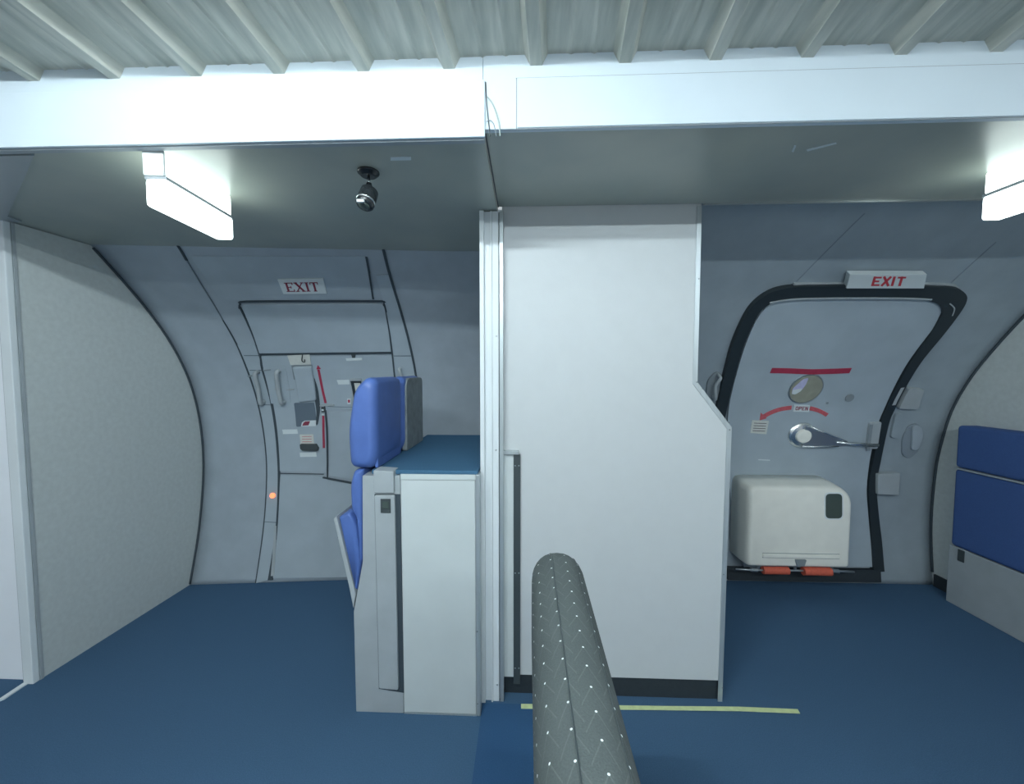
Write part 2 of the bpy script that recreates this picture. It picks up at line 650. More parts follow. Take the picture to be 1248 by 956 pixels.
# ceilings
xs = onZ(600, 215, ZCR).x
struct(obj('ceiling', bx((-3.6, YH + 0.001, ZCL), (xs - 0.0004, 2.05, ZCL + 0.0215)), 'ceil'))
struct(obj('trim_11', bx((xs + 0.0003, YHR + 0.001, ZCR - 0.003), (xs + 0.004, YM - 0.013, ZCR - 0.0002)), 'seam'))
struct(obj('ceiling_right', bx((xs + 0.0003, YHR + 0.001, ZCR), (4.2, YM - 0.012, ZCR + 0.02)), 'ceil'))
struct(obj('trim_7', bx((onY(850, 248, YM).x + 0.02, YM - 0.0115, ZCR - 0.004), (4.2, YM - 0.003, ZCR + 0.022)), 'steel'))
# lighter ceiling piece left of the joint that slants towards the camera
p1, p2 = onZ(57, 194, ZCL), onZ(9, 262, ZCL)
struct(obj('ceiling_left', prism([(p1.x, YH + 0.004), (p2.x, p2.y), (p2.x - 0.02, 1.572), (-3.5, 1.572), (-3.5, YH + 0.004)],
                                 lambda p, t: (p[0], p[1], t), ZCL - 0.006, ZCL - 0.0005), 'ceil2'))

# header band under the roof (fascia boards)
zr0, zr1 = 2.30, 2.30
left_bot = ZCL
HX = onY(591, 178, YH - 0.05).x


def fascia(name, x0, x1, y0, y1, z0, z1, m='white'):
    return struct(obj(name, bx((x0, y0, z0), (x1, y1, z1)), m, bevel=0.001, seg=1))


YF = 1.068      # front plane of the header boards
HX = onY(591, 178, YF - 0.008).x
zf = onY(590, 97, YF - 0.008).z
fascia('wall_header_front', xs - 0.001, 4.2, YF, YHR, ZCR - 0.004, 2.45)
fascia('wall_header_back', -3.6, xs - 0.002, YF + 0.002, YHR, ZCL + 0.021, 2.45)
fascia('wall_header_left', -3.6, HX, YF - 0.008, YF + 0.0015, ZCL - 0.004, zf)
fascia('trim_8', -3.6, HX - 0.002, YF + 0.002, YF + 0.020, ZCL - 0.007, ZCL - 0.0005, 'greyp')
pa = onY(630, 95, YF - 0.004)
pb = onY(630, 157, YF - 0.004)
struct(obj('trim_9', bx((pa.x, YF - 0.004, pb.z + 0.003), (4.2, YF - 0.0002, pa.z)), 'white', bevel=0.001, seg=1))
bm = bmesh.new()
box(bm, (pa.x - 0.003, YF - 0.0015, pb.z), (4.2, YF - 0.0001, pb.z + 0.0025))
box(bm, (pa.x - 0.003, YF - 0.0015, pa.z + 0.0003), (4.2, YF - 0.0001, pa.z + 0.0020))
box(bm, (pa.x - 0.0022, YF - 0.0015, pb.z + 0.0026), (pa.x - 0.0003, YF - 0.0001, pa.z))
struct(obj('trim_10', bm, 'greyd'))

# corrugated roof: ribs run from the header up over the camera
rib_d = ray(682, 500).normalized()
e0 = onY(40, 85, YF)
e1 = onY(1215, 49, YF)
along = (e1 - e0)
pitch = along.length / 11
along.normalize()
upn = rib_d.cross(along).normalized()
if upn.z < 0:
    upn = -upn


def roof():
    bm = bmesh.new()
    # profile across: (fraction of pitch, drop)
    prof = []
    for k in range(-8, 22):
        b0 = k * pitch
        prof += [(b0 - 0.030, 0.0), (b0 - 0.015, -0.028), (b0 + 0.015, -0.028), (b0 + 0.030, 0.0),
                 (b0 + pitch * .36, 0.0), (b0 + pitch * .36 + .008, -0.003), (b0 + pitch * .36 + .016, 0.0),
                 (b0 + pitch * .62, 0.0), (b0 + pitch * .62 + .008, -0.003), (b0 + pitch * .62 + .016, 0.0)]
    rows = []
    for s in (0.02, -0.3, -0.8, -1.6, -2.6):
        rows.append([bm.verts.new(e0 + along * a + upn * d + rib_d * s) for a, d in prof])
    top = []
    for s in (0.02, -2.6):
        top.append([bm.verts.new(e0 + along * a + upn * (d + 0.004) + rib_d * s) for a, d in prof])
    for i in range(len(rows) - 1):
        for j in range(len(prof) - 1):
            bm.faces.new([rows[i][j], rows[i][j + 1], rows[i + 1][j + 1], rows[i + 1][j]])
    for j in range(len(prof) - 1):
        bm.faces.new([top[0][j], top[1][j], top[1][j + 1], top[0][j + 1]])
        bm.faces.new([rows[0][j], top[0][j], top[0][j + 1], rows[0][j + 1]])
    return struct(obj('ceiling_roof', bm, 'roof'))


roof()

# ================================================================== LIGHT FITTINGS of the aisle (above / behind the camera)
def batten(label, x0, x1, y, z, tm, shade=False):
    t = thing('batten_light', label, 'light', ((x0 + x1) / 2, y, z))
    obj('housing', bx((x0, y - 0.03, z), (x1, y + 0.03, z + 0.04)), 'lampc', t, bevel=0.004)
    obj('fluorescent_tube', tube([(x0 + 0.03, y, z - 0.022), (x1 - 0.03, y, z - 0.022)], 0.018, 14), tm, t, smooth=True)
    if shade:  # unseen trough, added to hold this tube's light off the roof
        obj('added_light_shield', prism([(y - 0.031, z + 0.03), (y - 0.09, z - 0.024), (y - 0.088, z - 0.026), (y - 0.030, z + 0.0), (y + 0.030, z + 0.0), (y + 0.088, z - 0.026), (y + 0.09, z - 0.024), (y + 0.031, z + 0.03)],
                               lambda p, t: (t, p[0], p[1]), x0, x1), 'lampc', t)
    for s in (x0 + 0.012, x1 - 0.03):
        obj('end_cap', bx((s, y - 0.02, z - 0.024), (s + 0.018, y + 0.02, z - 0.0005)), 'lampc', t)
    return t


batten('white fluorescent batten light close under the corrugated roof above the aisle', -1.20, -0.10, -0.02, 2.265, 'tube')
batten('white fluorescent batten light farther back under the corrugated roof', -0.2, 1.8, -1.3, 2.32, 'tube2', True)


def emergency_lamp(label, x0, x1, y0, y1, zb, zt, rot=0.0):
    t = thing('emergency_lamp', label, 'lamp', ((x0 + x1) / 2, (y0 + y1) / 2, zt), group='white bulkhead lamps under the low ceilings')
    zm = zb + (zt - zb) * 0.50
    o = obj('housing', bx((x0 + 0.003, y0 + 0.003, zm + 0.005), (x1 - 0.003, y1 - 0.003, zt - 0.0005)), 'diff', t, bevel=0.008)
    obj('joint', bx((x0 + 0.001, y0 + 0.001, zm - 0.002), (x1 - 0.001, y1 - 0.001, zm + 0.007)), 'greyp', t)
    obj('diffuser', bx((x0, y0, zb), (x1, y1, zm)), 'diff', t, bevel=0.010, seg=3)
    obj('end_cap', bx((x0 + 0.002, y0 - 0.006, zm + 0.006), (x1 - 0.002, y0 + 0.004, zt - 0.001)), 'lampc', t, bevel=0.003)
    t.rotation_euler.z = rot
    return t


emergency_lamp('white glowing box lamp hung under the left ceiling beside the small black camera', -1.088, -1.028, 1.095, 1.387, 1.815, ZCL, 0.094)
rl = onZ(1194, 270, 1.838)
emergency_lamp('white glowing box lamp hung under the right ceiling at the right picture edge', rl.x, rl.x + 0.058, rl.y - 0.16, rl.y, 1.838, ZCR)

# small black camera hung from the left ceiling
c0 = onZ(449, 209, ZCL)
t = thing('security_camera', 'small black security camera hanging from the left ceiling', 'camera', (c0.x, c0.y, ZCL))
obj('mount_base', tube([c0, c0 + Vector((0, 0, -0.006)), c0 + Vector((0, 0, -0.016))], [0.033, 0.033, 0.022], 28), 'camb', t, smooth=False, bevel=0.002)
s1 = c0 + Vector((0.002, 0.0, -0.046))
obj('stem', tube([c0 + Vector((0, 0, -0.015)), s1], 0.0045, 12), 'chrome', t, smooth=True)
obj('knuckle', tube([s1 + Vector((0, 0, 0.010)), s1 + Vector((-0.001, -0.003, -0.008))], [0.008, 0.012], 16), 'camb', t, smooth=True)
ax = Vector((-0.16, -0.40, -0.92)).normalized()
q = s1 + Vector((0, 0.008, -0.006))
obj('camera_body', tube([q, q + ax * 0.006, q + ax * 0.034, q + ax * 0.060, q + ax * 0.066], [0.017, 0.026, 0.028, 0.027, 0.022], 28), 'camb', t, smooth=True)
obj('chrome_band', tube([q + ax * 0.045, q + ax * 0.051], 0.0285, 28), 'chrome', t, smooth=True)
obj('lens', tube([q + ax * 0.0655, q + ax * 0.069], [0.018, 0.016], 24), 'glass', t, smooth=True)
obj('white_tag', bx((q.x - 0.012 + ax.x * 0.056, q.y - 0.056, q.z - 0.060), (q.x + 0.010 + ax.x * 0.056, q.y - 0.048, q.z - 0.052)), 'signw', t)

# small pale marks on the ceilings
def ceil_mark(label, pts, z):
    P = [onZ(u, v, z) for u, v in pts]
    return tag(obj('ceiling_mark', prism([(p.x, p.y) for p in P], lambda p, t: (p[0], p[1], t), z - 0.0022, z - 0.0003), 'signw'), label, 'tape')


ceil_mark('thin white mark slanting on the right ceiling', [(983, 182), (1019, 173), (1019.5, 174.6), (984, 183.8)], ZCR)
ceil_mark('tiny white dab on the right ceiling left of a thin slanting mark', [(965, 184), (968, 176.5), (970.5, 177), (967, 185)], ZCR)
ceil_mark('faint pale mark on the left ceiling right of the black camera', [(476, 191), (501, 190.5), (501, 194.5), (476, 195)], ZCL - 0.0)

# cables hanging in the gap between the fascia boards
def cable(label, px, y, r, m='cable'):
    P = [onY(u, v, y) for u, v in px]
    return tag(obj('cable', tube(smooth_line(P, 8), r, 8), m, smooth=True), label, 'cable', None)


cable('pale grey cable looping widest in the gap between the white header boards', [(594, 118), (599, 124), (604, 135), (608, 150), (609.5, 166)], YF - 0.004, 0.0018)
cable('thin grey cable with the small loop in the gap between the white header boards', [(593, 148), (598, 147), (602, 152), (605, 166)], YF - 0.003, 0.0010, 'greyd')
cable('dark straight cable beside the end of the left white header board', [(591.8, 100), (593.5, 130), (597.5, 166)], YF - 0.002, 0.0014, 'dark')

# ================================================================== LEFT DOOR
dl = thing('door_1', 'grey left exit door with red arrow and latches in curved lining', None, (-1.3, YL(-1.3, 0), 0), kind='structure')
P = lambda *a: list(a)
INL = [(294, 371), (317, 431), (321, 451), (332, 492), (339, 545), (340.5, 583), (338, 640), (331, 706)]
OUTL = [(217, 298), (240, 338), (268, 384), (289, 420), (302, 451), (314.5, 490), (324, 545), (325.5, 583), (322, 640), (312, 711)]
INR = [(468, 370), (478, 428), (482, 465), (487, 510), (489, 560), (490, 640), (489, 706)]
OUTR = [(465.7, 298), (475, 334), (491.5, 389), (506.5, 454), (513, 517), (516, 580), (515, 650), (511, 710)]
# frame: the band between outer and inner seams (left, right) and over the top
def band(name, A, B, o, m):
    a = smooth_line(WL(A), 5)
    b = smooth_line(WL(B), 5)
    return patch(name, [tuple(p) for p in a] + [tuple(p) for p in reversed(b)], YL, 0.0005, o, m, dl)


band('door_frame', OUTL[3:], [(311, 420)] + INL[2:], 0.005, 'door')
band('door_frame', [(458, 335), (468, 370), (478, 428), (484, 470), (489, 520), (491, 580), (490, 650), (487, 706)], [(475, 334), (491.5, 389), (506.5, 454), (513, 517), (516, 580), (515, 650), (511, 710)], 0.005, 'door')
# lintel panel
patch('lintel_panel', round_poly(WL([(232, 312), (447, 312), (457, 364), (270, 366)]), 0.02), YL, 0.0005, 0.004, 'door', dl)
# upper cover panel
patch('upper_panel', round_poly(WL([(294, 370), (468, 369), (477, 428), (317, 430)]), [0.03, 0.03, 0.008, 0.008]), YL, 0.002, 0.014, 'door', dl, bevel=0.004)
ribbon('panel_gap_or_shade', [(292, 376), (293, 370.5), (300, 367.5), (380, 367), (462, 367), (468, 369), (471, 380)], YL, WL, 0.008, 0.001, 0.006, 'seam', dl, step=4)
ribbon('panel_gap_or_shade', [(316, 431.8), (477.5, 430.2)], YL, WL, 0.012, 0.001, 0.006, 'seam', dl)  # dark strip painted in as the shadow line below the upper panel
# main panel (fills from cover to the joint) and lower panel
mainp = smooth_line([Vector(p) for p in WL([(319, 434), (323, 455), (333, 492), (340, 545), (341, 574)])], 5)
patch('middle_panel', [tuple(p) for p in mainp] + WL([(398, 576), (397, 500), (487, 495), (480, 433)]), YL, 0.001, 0.007, 'door', dl)
patch('side_panel', WL([(401, 503), (487, 498), (489, 596), (402, 580)]), YL, 0.001, 0.009, 'door', dl, bevel=0.002)
patch('lower_panel', [tuple(p) for p in smooth_line([Vector(p) for p in WL([(342, 579), (341, 600), (339, 640), (333, 705)])], 5)] + WL([(488, 703), (489, 600), (400, 585), (394, 580)]), YL, 0.001, 0.008, 'door', dl, bevel=0.003)
ribbon('panel_gap_or_shade', [(341, 577), (395, 578)], YL, WL, 0.004, 0.001, 0.0085, 'seam', dl)
ribbon('panel_gap_or_shade', [(394, 582), (425, 588), (455, 594)], YL, WL, [0.010, 0.013, 0.010], 0.001, 0.011, 'seam', dl)
ribbon('panel_gap_or_shade', [(396, 494), (398, 510), (399.5, 550), (399.5, 582)], YL, WL, [0.006, 0.010, 0.010, 0.006], 0.001, 0.011, 'seam', dl)
ribbon('panel_gap_or_shade', [(400, 495), (420, 496), (480, 496)], YL, WL, 0.003, 0.001, 0.0085, 'seam2', dl)
# door seams
ribbon('door_seam', [(293, 374), (317, 431), (321, 451), (332, 492), (339, 545), (340.5, 583), (338, 640), (332, 690), (330, 707)], YL, WL, [0.008, 0.010, 0.014, 0.016, 0.014, 0.012, 0.010, 0.02, 0.03], 0.001, 0.0095, 'seam', dl)
ribbon('door_seam', [(468, 371), (478, 428), (482, 465), (487, 510)], YL, WL, 0.010, 0.001, 0.0095, 'seam', dl)
ribbon('frame_seam', [(272, 390), (289, 420), (302, 451), (314.5, 490), (324, 545), (325.5, 583), (322, 640), (312, 711)], YL, WL, [0.003, 0.007, 0.010, 0.009, 0.007, 0.007, 0.006, 0.006], 0.001, 0.007, 'seam', dl)
ribbon('frame_seam', [(215.5, 296.5), (221, 305), (228, 317)], YL, WL, 0.010, 0.001, 0.007, 'seam', dl)
ribbon('frame_seam', [(228, 317), (248, 350), (272, 390)], YL, WL, 0.004, 0.001, 0.006, 'seam2', dl)
ribbon('frame_seam', [(465.7, 297), (475, 334), (491.5, 389), (506.5, 454), (513, 517), (516, 580), (514, 650)], YL, WL, 0.012, 0.001, 0.008, 'seam', dl)
ribbon('frame_seam', [(446.6, 313), (451, 338), (455, 364)], YL, WL, 0.009, 0.001, 0.008, 'seam', dl)
for a, b in (((298, 433), (316, 433)), ((315, 493), (332, 493.5)), ((323, 636), (338, 637)), ((480, 433.5), (501, 433.5)), ((330, 451), (305, 451))):
    ribbon('frame_joint', [a, b], YL, WL, 0.004, 0.001, 0.0075, 'seam2', dl)
# raised mounting plate + door and frame grips
patch('grip_plate', round_poly(WL([(321, 448), (349, 448), (355, 491), (331, 492)]), 0.01), YL, 0.006, 0.010, 'door', dl, bevel=0.002)


def grip(pts_px, S, HIT, off, r, m, parent, name='grab_handle'):
    xz = HIT(pts_px)
    ends = [on_surf(S, *xz[0], 0.004)] + [on_surf(S, *p, off) for p in xz] + [on_surf(S, *xz[-1], 0.004)]
    line = smooth_line(ends, 6)
    return obj(name, tube(line, r, 12), m, parent, smooth=True)


grip([(315, 453), (319, 470), (322, 489)], YL, WL, 0.045, 0.013, 'greyp', dl)
grip([(341, 452), (343, 470), (347, 489)], YL, WL, 0.045, 0.013, 'greyp', dl)
grip([(488, 449), (491, 458), (494, 466)], YL, WL, 0.035, 0.010, 'greyp', dl)
for (u, v) in ((303, 458), (322, 451), (335, 474), (350, 475), (497, 458)):
    ribbon('hinge_pin', [(u, v), (u + 9, v - 1)], YL, WL, 0.007, 0.006, 0.014, 'greyd' if u < 325 else 'greyp', dl)
# placard at the top with hook, arming housing below
patch('placard', WL([(351, 432.5), (378, 431.5), (380, 443.5), (355, 444)]), YL, 0.009, 0.012, 'paper', dl)
hk = WL([(370, 431), (369.5, 438)])
obj('hook', tube(smooth_line([on_surf(YL, *hk[0], 0.016), on_surf(YL, *hk[1], 0.020), on_surf(YL, hk[1][0] + 0.012, hk[1][1] - 0.010, 0.018), on_surf(YL, hk[1][0] + 0.016, hk[1][1] + 0.006, 0.016)], 5), 0.003, 8), 'dark', dl, smooth=True)
patch('arming_housing', round_poly(WL([(358, 446), (381, 445), (387, 487), (366, 489)]), 0.012), YL, 0.006, 0.030, 'door', dl, bevel=0.008)
patch('housing_shadow_gap', WL([(356, 445), (381, 444), (381.5, 447), (362, 448.5), (362, 462), (359, 462)]), YL, 0.006, 0.012, 'greyd', dl)
patch('latch_recess', round_poly(WL([(359, 491), (383.5, 490.5), (387, 519), (362, 520)]), 0.008), YL, 0.006, 0.010, 'recess', dl)
fr = WL([(359, 491), (383.5, 490.5), (387, 519), (362, 520)])
patch('recess_label', WL([(369, 514.5), (372, 512.5), (386, 512), (386.5, 519), (368, 519.5)]), YL, 0.010, 0.013, 'signw', dl)
patch('recess_mark', WL([(371, 515), (373, 513.3), (379, 513), (377, 518), (369.5, 518.5)]), YL, 0.013, 0.0145, 'darkred', dl)
ribbon('lever_slot', [(382, 460), (385.5, 474), (388, 492), (388.5, 502), (387, 517)], YL, WL, [0.016, 0.026, 0.024, 0.018, 0.008], 0.006, 0.016, 'seam', dl)
ribbon('pivot_bracket', [(391, 494), (398, 493.4), (408, 493.2)], YL, WL, 0.010, 0.008, 0.020, 'greyp', dl)
ribbon('slot_collar', [(394.5, 496), (394.8, 502)], YL, WL, 0.018, 0.008, 0.018, 'dark', dl)
ribbon('collar_mark', [(394.5, 498), (394.7, 500)], YL, WL, 0.013, 0.018, 0.020, 'signw', dl)
ribbon('collar_mark', [(394.7, 504.2), (394.8, 505.5)], YL, WL, 0.016, 0.012, 0.018, 'signw', dl)
# red arrow
ribbon('red_arrow', [(388.8, 450), (391, 461), (394, 476), (397.5, 491)], YL, WL, 0.014, 0.008, 0.0105, 'red', dl)
patch('arrow_head', WL([(388, 444.5), (386.2, 449.6), (391.8, 449.2)]), YL, 0.008, 0.0106, 'red', dl)
ribbon('red_strip', [(394.7, 506.5), (395, 525), (395.5, 546)], YL, WL, 0.014, 0.009, 0.0115, 'red', dl)
# labels and lower latch
patch('label', WL([(344.8, 523.5), (363, 523), (363.8, 528.5), (345.8, 529)]), YL, 0.007, 0.009, 'signw', dl)
patch('label', WL([(366, 529.5), (382.5, 529), (383.5, 541), (367, 541.5)]), YL, 0.007, 0.0095, 'paper', dl)
for k in range(3):
    ribbon('printed_line', [(369, 532 + 3.2 * k), (380.5, 531.8 + 3.2 * k)], YL, WL, 0.003, 0.0095, 0.0105, 'redp', dl)
patch('latch_handle', round_poly(WL([(368, 540.5), (387, 540.5), (390, 545.5), (389, 549), (371, 548.5), (368.5, 546)]), 0.004), YL, 0.008, 0.034, 'dark', dl, bevel=0.003)
patch('label', WL([(366, 551.5), (386, 551), (386.5, 556.5), (366.5, 557)]), YL, 0.007, 0.0095, 'signw', dl)
patch('label', WL([(411, 463), (426, 462.5), (426.5, 468), (413, 468.3)]), YL, 0.007, 0.0095, 'signw', dl)
patch('window_bezel', WL([(426.5, 461), (441, 461), (443, 490), (431, 491)]), YL, 0.007, 0.014, 'greyp', dl)
patch('window_pane', WL([(428, 463.5), (441, 463.5), (443, 487), (432.5, 488)]), YL, 0.014, 0.0155, 'black', dl)
patch('window_placard', WL([(432.5, 466), (440, 466), (441, 477), (434.5, 478)]), YL, 0.0155, 0.017, 'paper', dl)
patch('small_placard', WL([(424, 485), (428.5, 485), (428.5, 492), (424.5, 492)]), YL, 0.0145, 0.0165, 'signw', dl)
patch('red_mark', WL([(425, 486.5), (427.6, 486.5), (427.6, 490), (425.3, 490)]), YL, 0.0165, 0.018, 'red', dl)
patch('cover_catch', WL([(422, 436), (441.5, 435.5), (442, 438.3), (423, 439)]), YL, 0.008, 0.012, 'signw', dl)
patch('cover_catch', WL([(428.5, 430.5), (434.5, 430.3), (433.5, 435), (430, 435.2)]), YL, 0.008, 0.014, 'dark', dl)
disc_on('indicator_lamp', 333.2, 604, YL, WL, 0.017, 0.005, 0.016, 'indic', dl, bevel=0.003)
patch('kick_strip', WL([(335, 640), (338, 641), (335, 702), (331, 702)]), YL, 0.006, 0.010, 'greyp', dl)
patch('faint_cover_mark', WL([(347, 388), (372, 388), (372, 391), (347, 391)]), YL, 0.0141, 0.0148, 'door', dl)


# exit signs ------------------------------------------------------
def quad_place(P4, off0, off1, S):
    # P4: four (x,z) corners: bottom-left, bottom-right, top-right, top-left
    BL, BR, TR, TL = [Vector(p) for p in P4]

    def f(a, b, t):
        p = (BL * (1 - a) + BR * a) * (1 - b) + (TL * (1 - a) + TR * a) * b
        return on_surf(S, p.x, p.y, off0 + (off1 - off0) * min(t, 1.5) if t else off0)
    return f


t = thing('exit_sign', 'white EXIT sign with dark red serif letters above the left door', 'sign', tuple(on_surf(YL, *WL([(370, 348)])[0], 0)))
patch('sign_plate', WL([(346.3, 357.2), (399, 356.8), (394.5, 338.3), (339, 339.5)]), YL, 0.0042, 0.012, 'signw', t)
obj('lettering', text_bm('EXIT', quad_place(WL([(350.5, 354.2), (391.5, 353.6), (388.5, 342.6), (346.8, 343.2)]), 0.0115, 0.0135, YL), True, 0.22, 0.12), 'darkred', t)

# ================================================================== RIGHT DOOR
dr = thing('door_2', 'grey right exit door with black seal, chrome lever and porthole', None, (1.7, YR(1.7, 0), 0), kind='structure')
LP = [(876, 692), (871, 625), (871, 560), (874, 520), (878, 493), (887, 454), (896, 421), (907, 394), (919, 373), (937, 359.5), (961, 354), (1000, 352.5), (1050, 352), (1100, 352.5), (1136, 354)]
RP = [(1130, 354), (1150, 358), (1158, 368), (1152, 382), (1137, 404.6), (1114.5, 434), (1098, 461), (1082, 493), (1075, 509), (1069, 535), (1064, 560), (1060, 580), (1059, 596), (1061, 627), (1064, 659), (1066.5, 695)]
door_out = [(905, 690), (893, 640), (885, 560), (886, 500), (897, 450), (908, 415), (925, 380), (950, 362), (1000, 358), (1080, 358), (1130, 360), (1146, 370), (1143, 385), (1130, 403), (1107, 434), (1090, 463), (1076, 493), (1068, 512), (1062, 535), (1056, 565), (1053, 596), (1055, 627), (1058, 660), (1060, 690)]
patch('door_panel', [tuple(p) for p in smooth_line(WR(door_out), 3)], YR, 0.0005, 0.020, 'door', dr)
ribbon('door_seal', LP, YR, WR, [0.055, 0.055, 0.060, 0.055, 0.060, 0.062, 0.062, 0.062, 0.058, 0.055, 0.052, 0.050, 0.050, 0.050, 0.050], 0.001, 0.030, 'black', dr, step=6)
ribbon('door_seal', RP, YR, WR, [0.050, 0.070, 0.085, 0.080, 0.066, 0.058, 0.052, 0.050, 0.050, 0.046, 0.046, 0.046, 0.046, 0.052, 0.060, 0.066], 0.001, 0.030, 'black', dr, step=6)
LPi = [(935, 365), (961, 361), (1000, 359.6), (1050, 359.3), (1100, 359.6), (1130, 361)]
ribbon('seal_lip', LPi, YR, WR, 0.006, 0.030, 0.034, 'greyp', dr, step=5)
ribbon('seal_lip', [(1152, 366), (1157.5, 372), (1155, 381)], YR, WR, 0.004, 0.030, 0.033, 'greyp', dr, step=5)
ribbon('threshold', [(884, 697), (960, 699), (1068, 700)], YR, WR, 0.075, 0.001, 0.034, 'base', dr, step=4)
ribbon('roof_channel', [(966, 345), (1070, 344.6), (1155, 346), (1165, 352)], YR, WR, 0.006, 0.001, 0.014, 'greyp', dr, step=4)
ribbon('red_stripe', [(937.5, 449.5), (960, 450), (985, 451), (1010, 450.5), (1033.5, 449.5)], YR, WR, 0.030, 0.020, 0.0225, 'red', dr)
# porthole
po = disc_on('porthole', 979, 472.3, YR, WR, 0.096, 0.016, 0.024, 'steel', dr, n=40, rz=0.93)
px_, pz_ = WR([(979, 472.3)])[0]


def sector(name, poly, o0, o1, m, parent):
    return patch(name, [(px_ + a, pz_ + b) for a, b in poly], YR, o0, o1, m, parent)


disc_on('porthole_glass', 979.3, 472.3, YR, WR, 0.090, 0.024, 0.0255, 'vgrey', po, n=40, rz=0.93)
sector('bright_view', round_poly([(-0.078, 0.005), (-0.04, 0.062), (-0.012, 0.072), (-0.012, 0.03), (-0.025, -0.01), (-0.052, -0.03), (-0.072, -0.03)], 0.012), 0.0255, 0.0268, 'lilac', po)
sector('bright_view_lower', round_poly([(-0.076, -0.004), (-0.026, 0.008), (-0.026, -0.010), (-0.052, -0.031), (-0.072, -0.028)], 0.006), 0.0268, 0.0275, 'signw', po)
disc_on('button', 1032, 483, YR, WR, 0.024, 0.020, 0.026, 'greyd', dr)
disc_on('screw', 1005.3, 489.5, YR, WR, 0.007, 0.020, 0.023, 'greyd', dr)
# open arc
ribbon('red_arc', [(926.5, 507.5), (933, 503.5), (941, 499.8), (950, 497), (962, 495.2)], YR, WR, 0.026, 0.020, 0.0225, 'redp', dr)
ribbon('red_arc', [(984, 496), (992, 498), (999, 501), (1005, 504.6)], YR, WR, [0.026, 0.024, 0.022, 0.024], 0.020, 0.0225, 'redp', dr)
patch('arrow_head', WR([(923.5, 511), (925, 501.5), (932, 508.5)]), YR, 0.020, 0.0226, 'redp', dr)
ol = patch('open_label', WR([(964, 500), (983, 500.5), (984, 492.3), (965.5, 491.8)]), YR, 0.020, 0.0236, 'signw', dr)
obj('lettering', text_bm('OPEN', quad_place(WR([(966.3, 498.2), (981, 498.6), (982, 494), (967.2, 493.6)]), 0.0236, 0.0246, YR), False, 0.24, 0.2), 'darkred', ol)
pl = patch('placard', WR([(912, 526.5), (931.5, 528), (934.5, 511.8), (914.5, 510.8)]), YR, 0.020, 0.0232, 'paper', dr)
for k in range(4):
    ribbon('printed_line', [(916.5 - k * 0.6, 514.3 + 3.1 * k), (931.5 - k * 0.6, 514.9 + 3.1 * k)], YR, WR, 0.004, 0.0232, 0.024, 'ink', pl)
ribbon('faint_scribe', [(922, 559.2), (936, 559.8)], YR, WR, 0.006, 0.020, 0.0215, 'signw', dr)
# chrome lever
hx, hz = WR([(974, 529)])[0]
hb = on_surf(YR, hx, hz, 0.0)
nrm = (on_surf(YR, hx, hz, 1.0) - hb)


def hp(dx, dz, off):
    p = on_surf(YR, hx + dx, hz + dz, 0.0)
    return p + nrm * off


lv = obj('lever_handle', tube([hp(0, 0, 0.018), hp(0, 0, 0.026), hp(0, 0, 0.034), hp(0, 0, 0.038)], [0.084, 0.082, 0.068, 0.048], 40), 'chrome', dr, bevel=0.004)
obj('hub_cap', tube([hp(0, 0, 0.038), hp(0, 0, 0.050), hp(0, 0, 0.052)], [0.042, 0.042, 0.036], 32), 'cream', lv)
# lever arm: tapering blade from hub to thin rod
a1 = [(0.0, 0.064), (0.04, 0.056), (0.12, 0.022), (0.21, -0.016), (0.26, -0.034), (0.43, -0.048), (0.43, -0.062), (0.26, -0.058), (0.21, -0.064), (0.12, -0.068), (0.04, -0.072), (0.0, -0.070)]
bmv = bmesh.new()
fr_ = [bmv.verts.new(hp(x, z, 0.044)) for x, z in a1]
bk_ = [bmv.verts.new(hp(x, z, 0.036)) for x, z in a1]
bmv.faces.new(fr_)
bmv.faces.new(bk_[::-1])
for i in range(len(a1)):
    bmv.faces.new([fr_[i], fr_[(i + 1) % len(a1)], bk_[(i + 1) % len(a1)], bk_[i]])
obj('lever_arm', bmv, 'steel', lv, bevel=0.003)
obj('bright_edge', tube([hp(0.03, 0.060, 0.046), hp(0.12, 0.024, 0.046), hp(0.215, -0.014, 0.046), hp(0.26, -0.034, 0.046)], 0.006, 10), 'chrome', lv, smooth=True)
obj('bright_edge', tube([hp(0.0, -0.066, 0.046), hp(0.12, -0.066, 0.046), hp(0.215, -0.062, 0.046)], 0.005, 10), 'chrome', lv, smooth=True)
obj('grip_rod', tube([hp(0.20, -0.036, 0.046), hp(0.30, -0.048, 0.046), hp(0.45, -0.054, 0.046)], [0.006, 0.010, 0.010], 12), 'chrome', lv, smooth=True)
patch('lever_bracket', round_poly(WR([(1055, 513), (1069, 512), (1064, 545), (1051, 545)]), 0.012), YR, 0.019, 0.036, 'greyp', dr, bevel=0.004)
patch('bracket_shadow_slot', WR([(1054, 515), (1058, 515), (1054, 547), (1050, 547)]), YR, 0.036, 0.038, 'greyd', dr)
# hinge fittings right of the door
patch('hinge_plate', round_poly(WR([(1104, 471), (1122, 473), (1114, 497), (1091, 496)]), 0.01), YR, 0.001, 0.028, 'greyp', dr, bevel=0.005)
patch('hinge_block', round_poly(WR([(1062, 575), (1089, 574), (1087, 601), (1062, 600)]), 0.008), YR, 0.001, 0.050, 'greyp', dr, bevel=0.006)
patch('hinge_cover', round_poly(WR([(1090, 503), (1098, 503), (1093, 533), (1083, 533)]), 0.02), YR, 0.001, 0.016, 'lining_r', dr, bevel=0.006)
patch('hinge_cover', round_poly(WR([(1106, 518), (1118, 515), (1122, 528), (1119, 547), (1108, 559), (1098, 555), (1098, 535)]), 0.03), YR, 0.001, 0.010, 'lining2', dr, bevel=0.004)
patch('hinge_cover', round_poly(WR([(1109, 517), (1119, 518), (1121, 532), (1115, 547), (1107, 548)]), 0.03), YR, 0.010, 0.026, 'lining', dr, bevel=0.006)
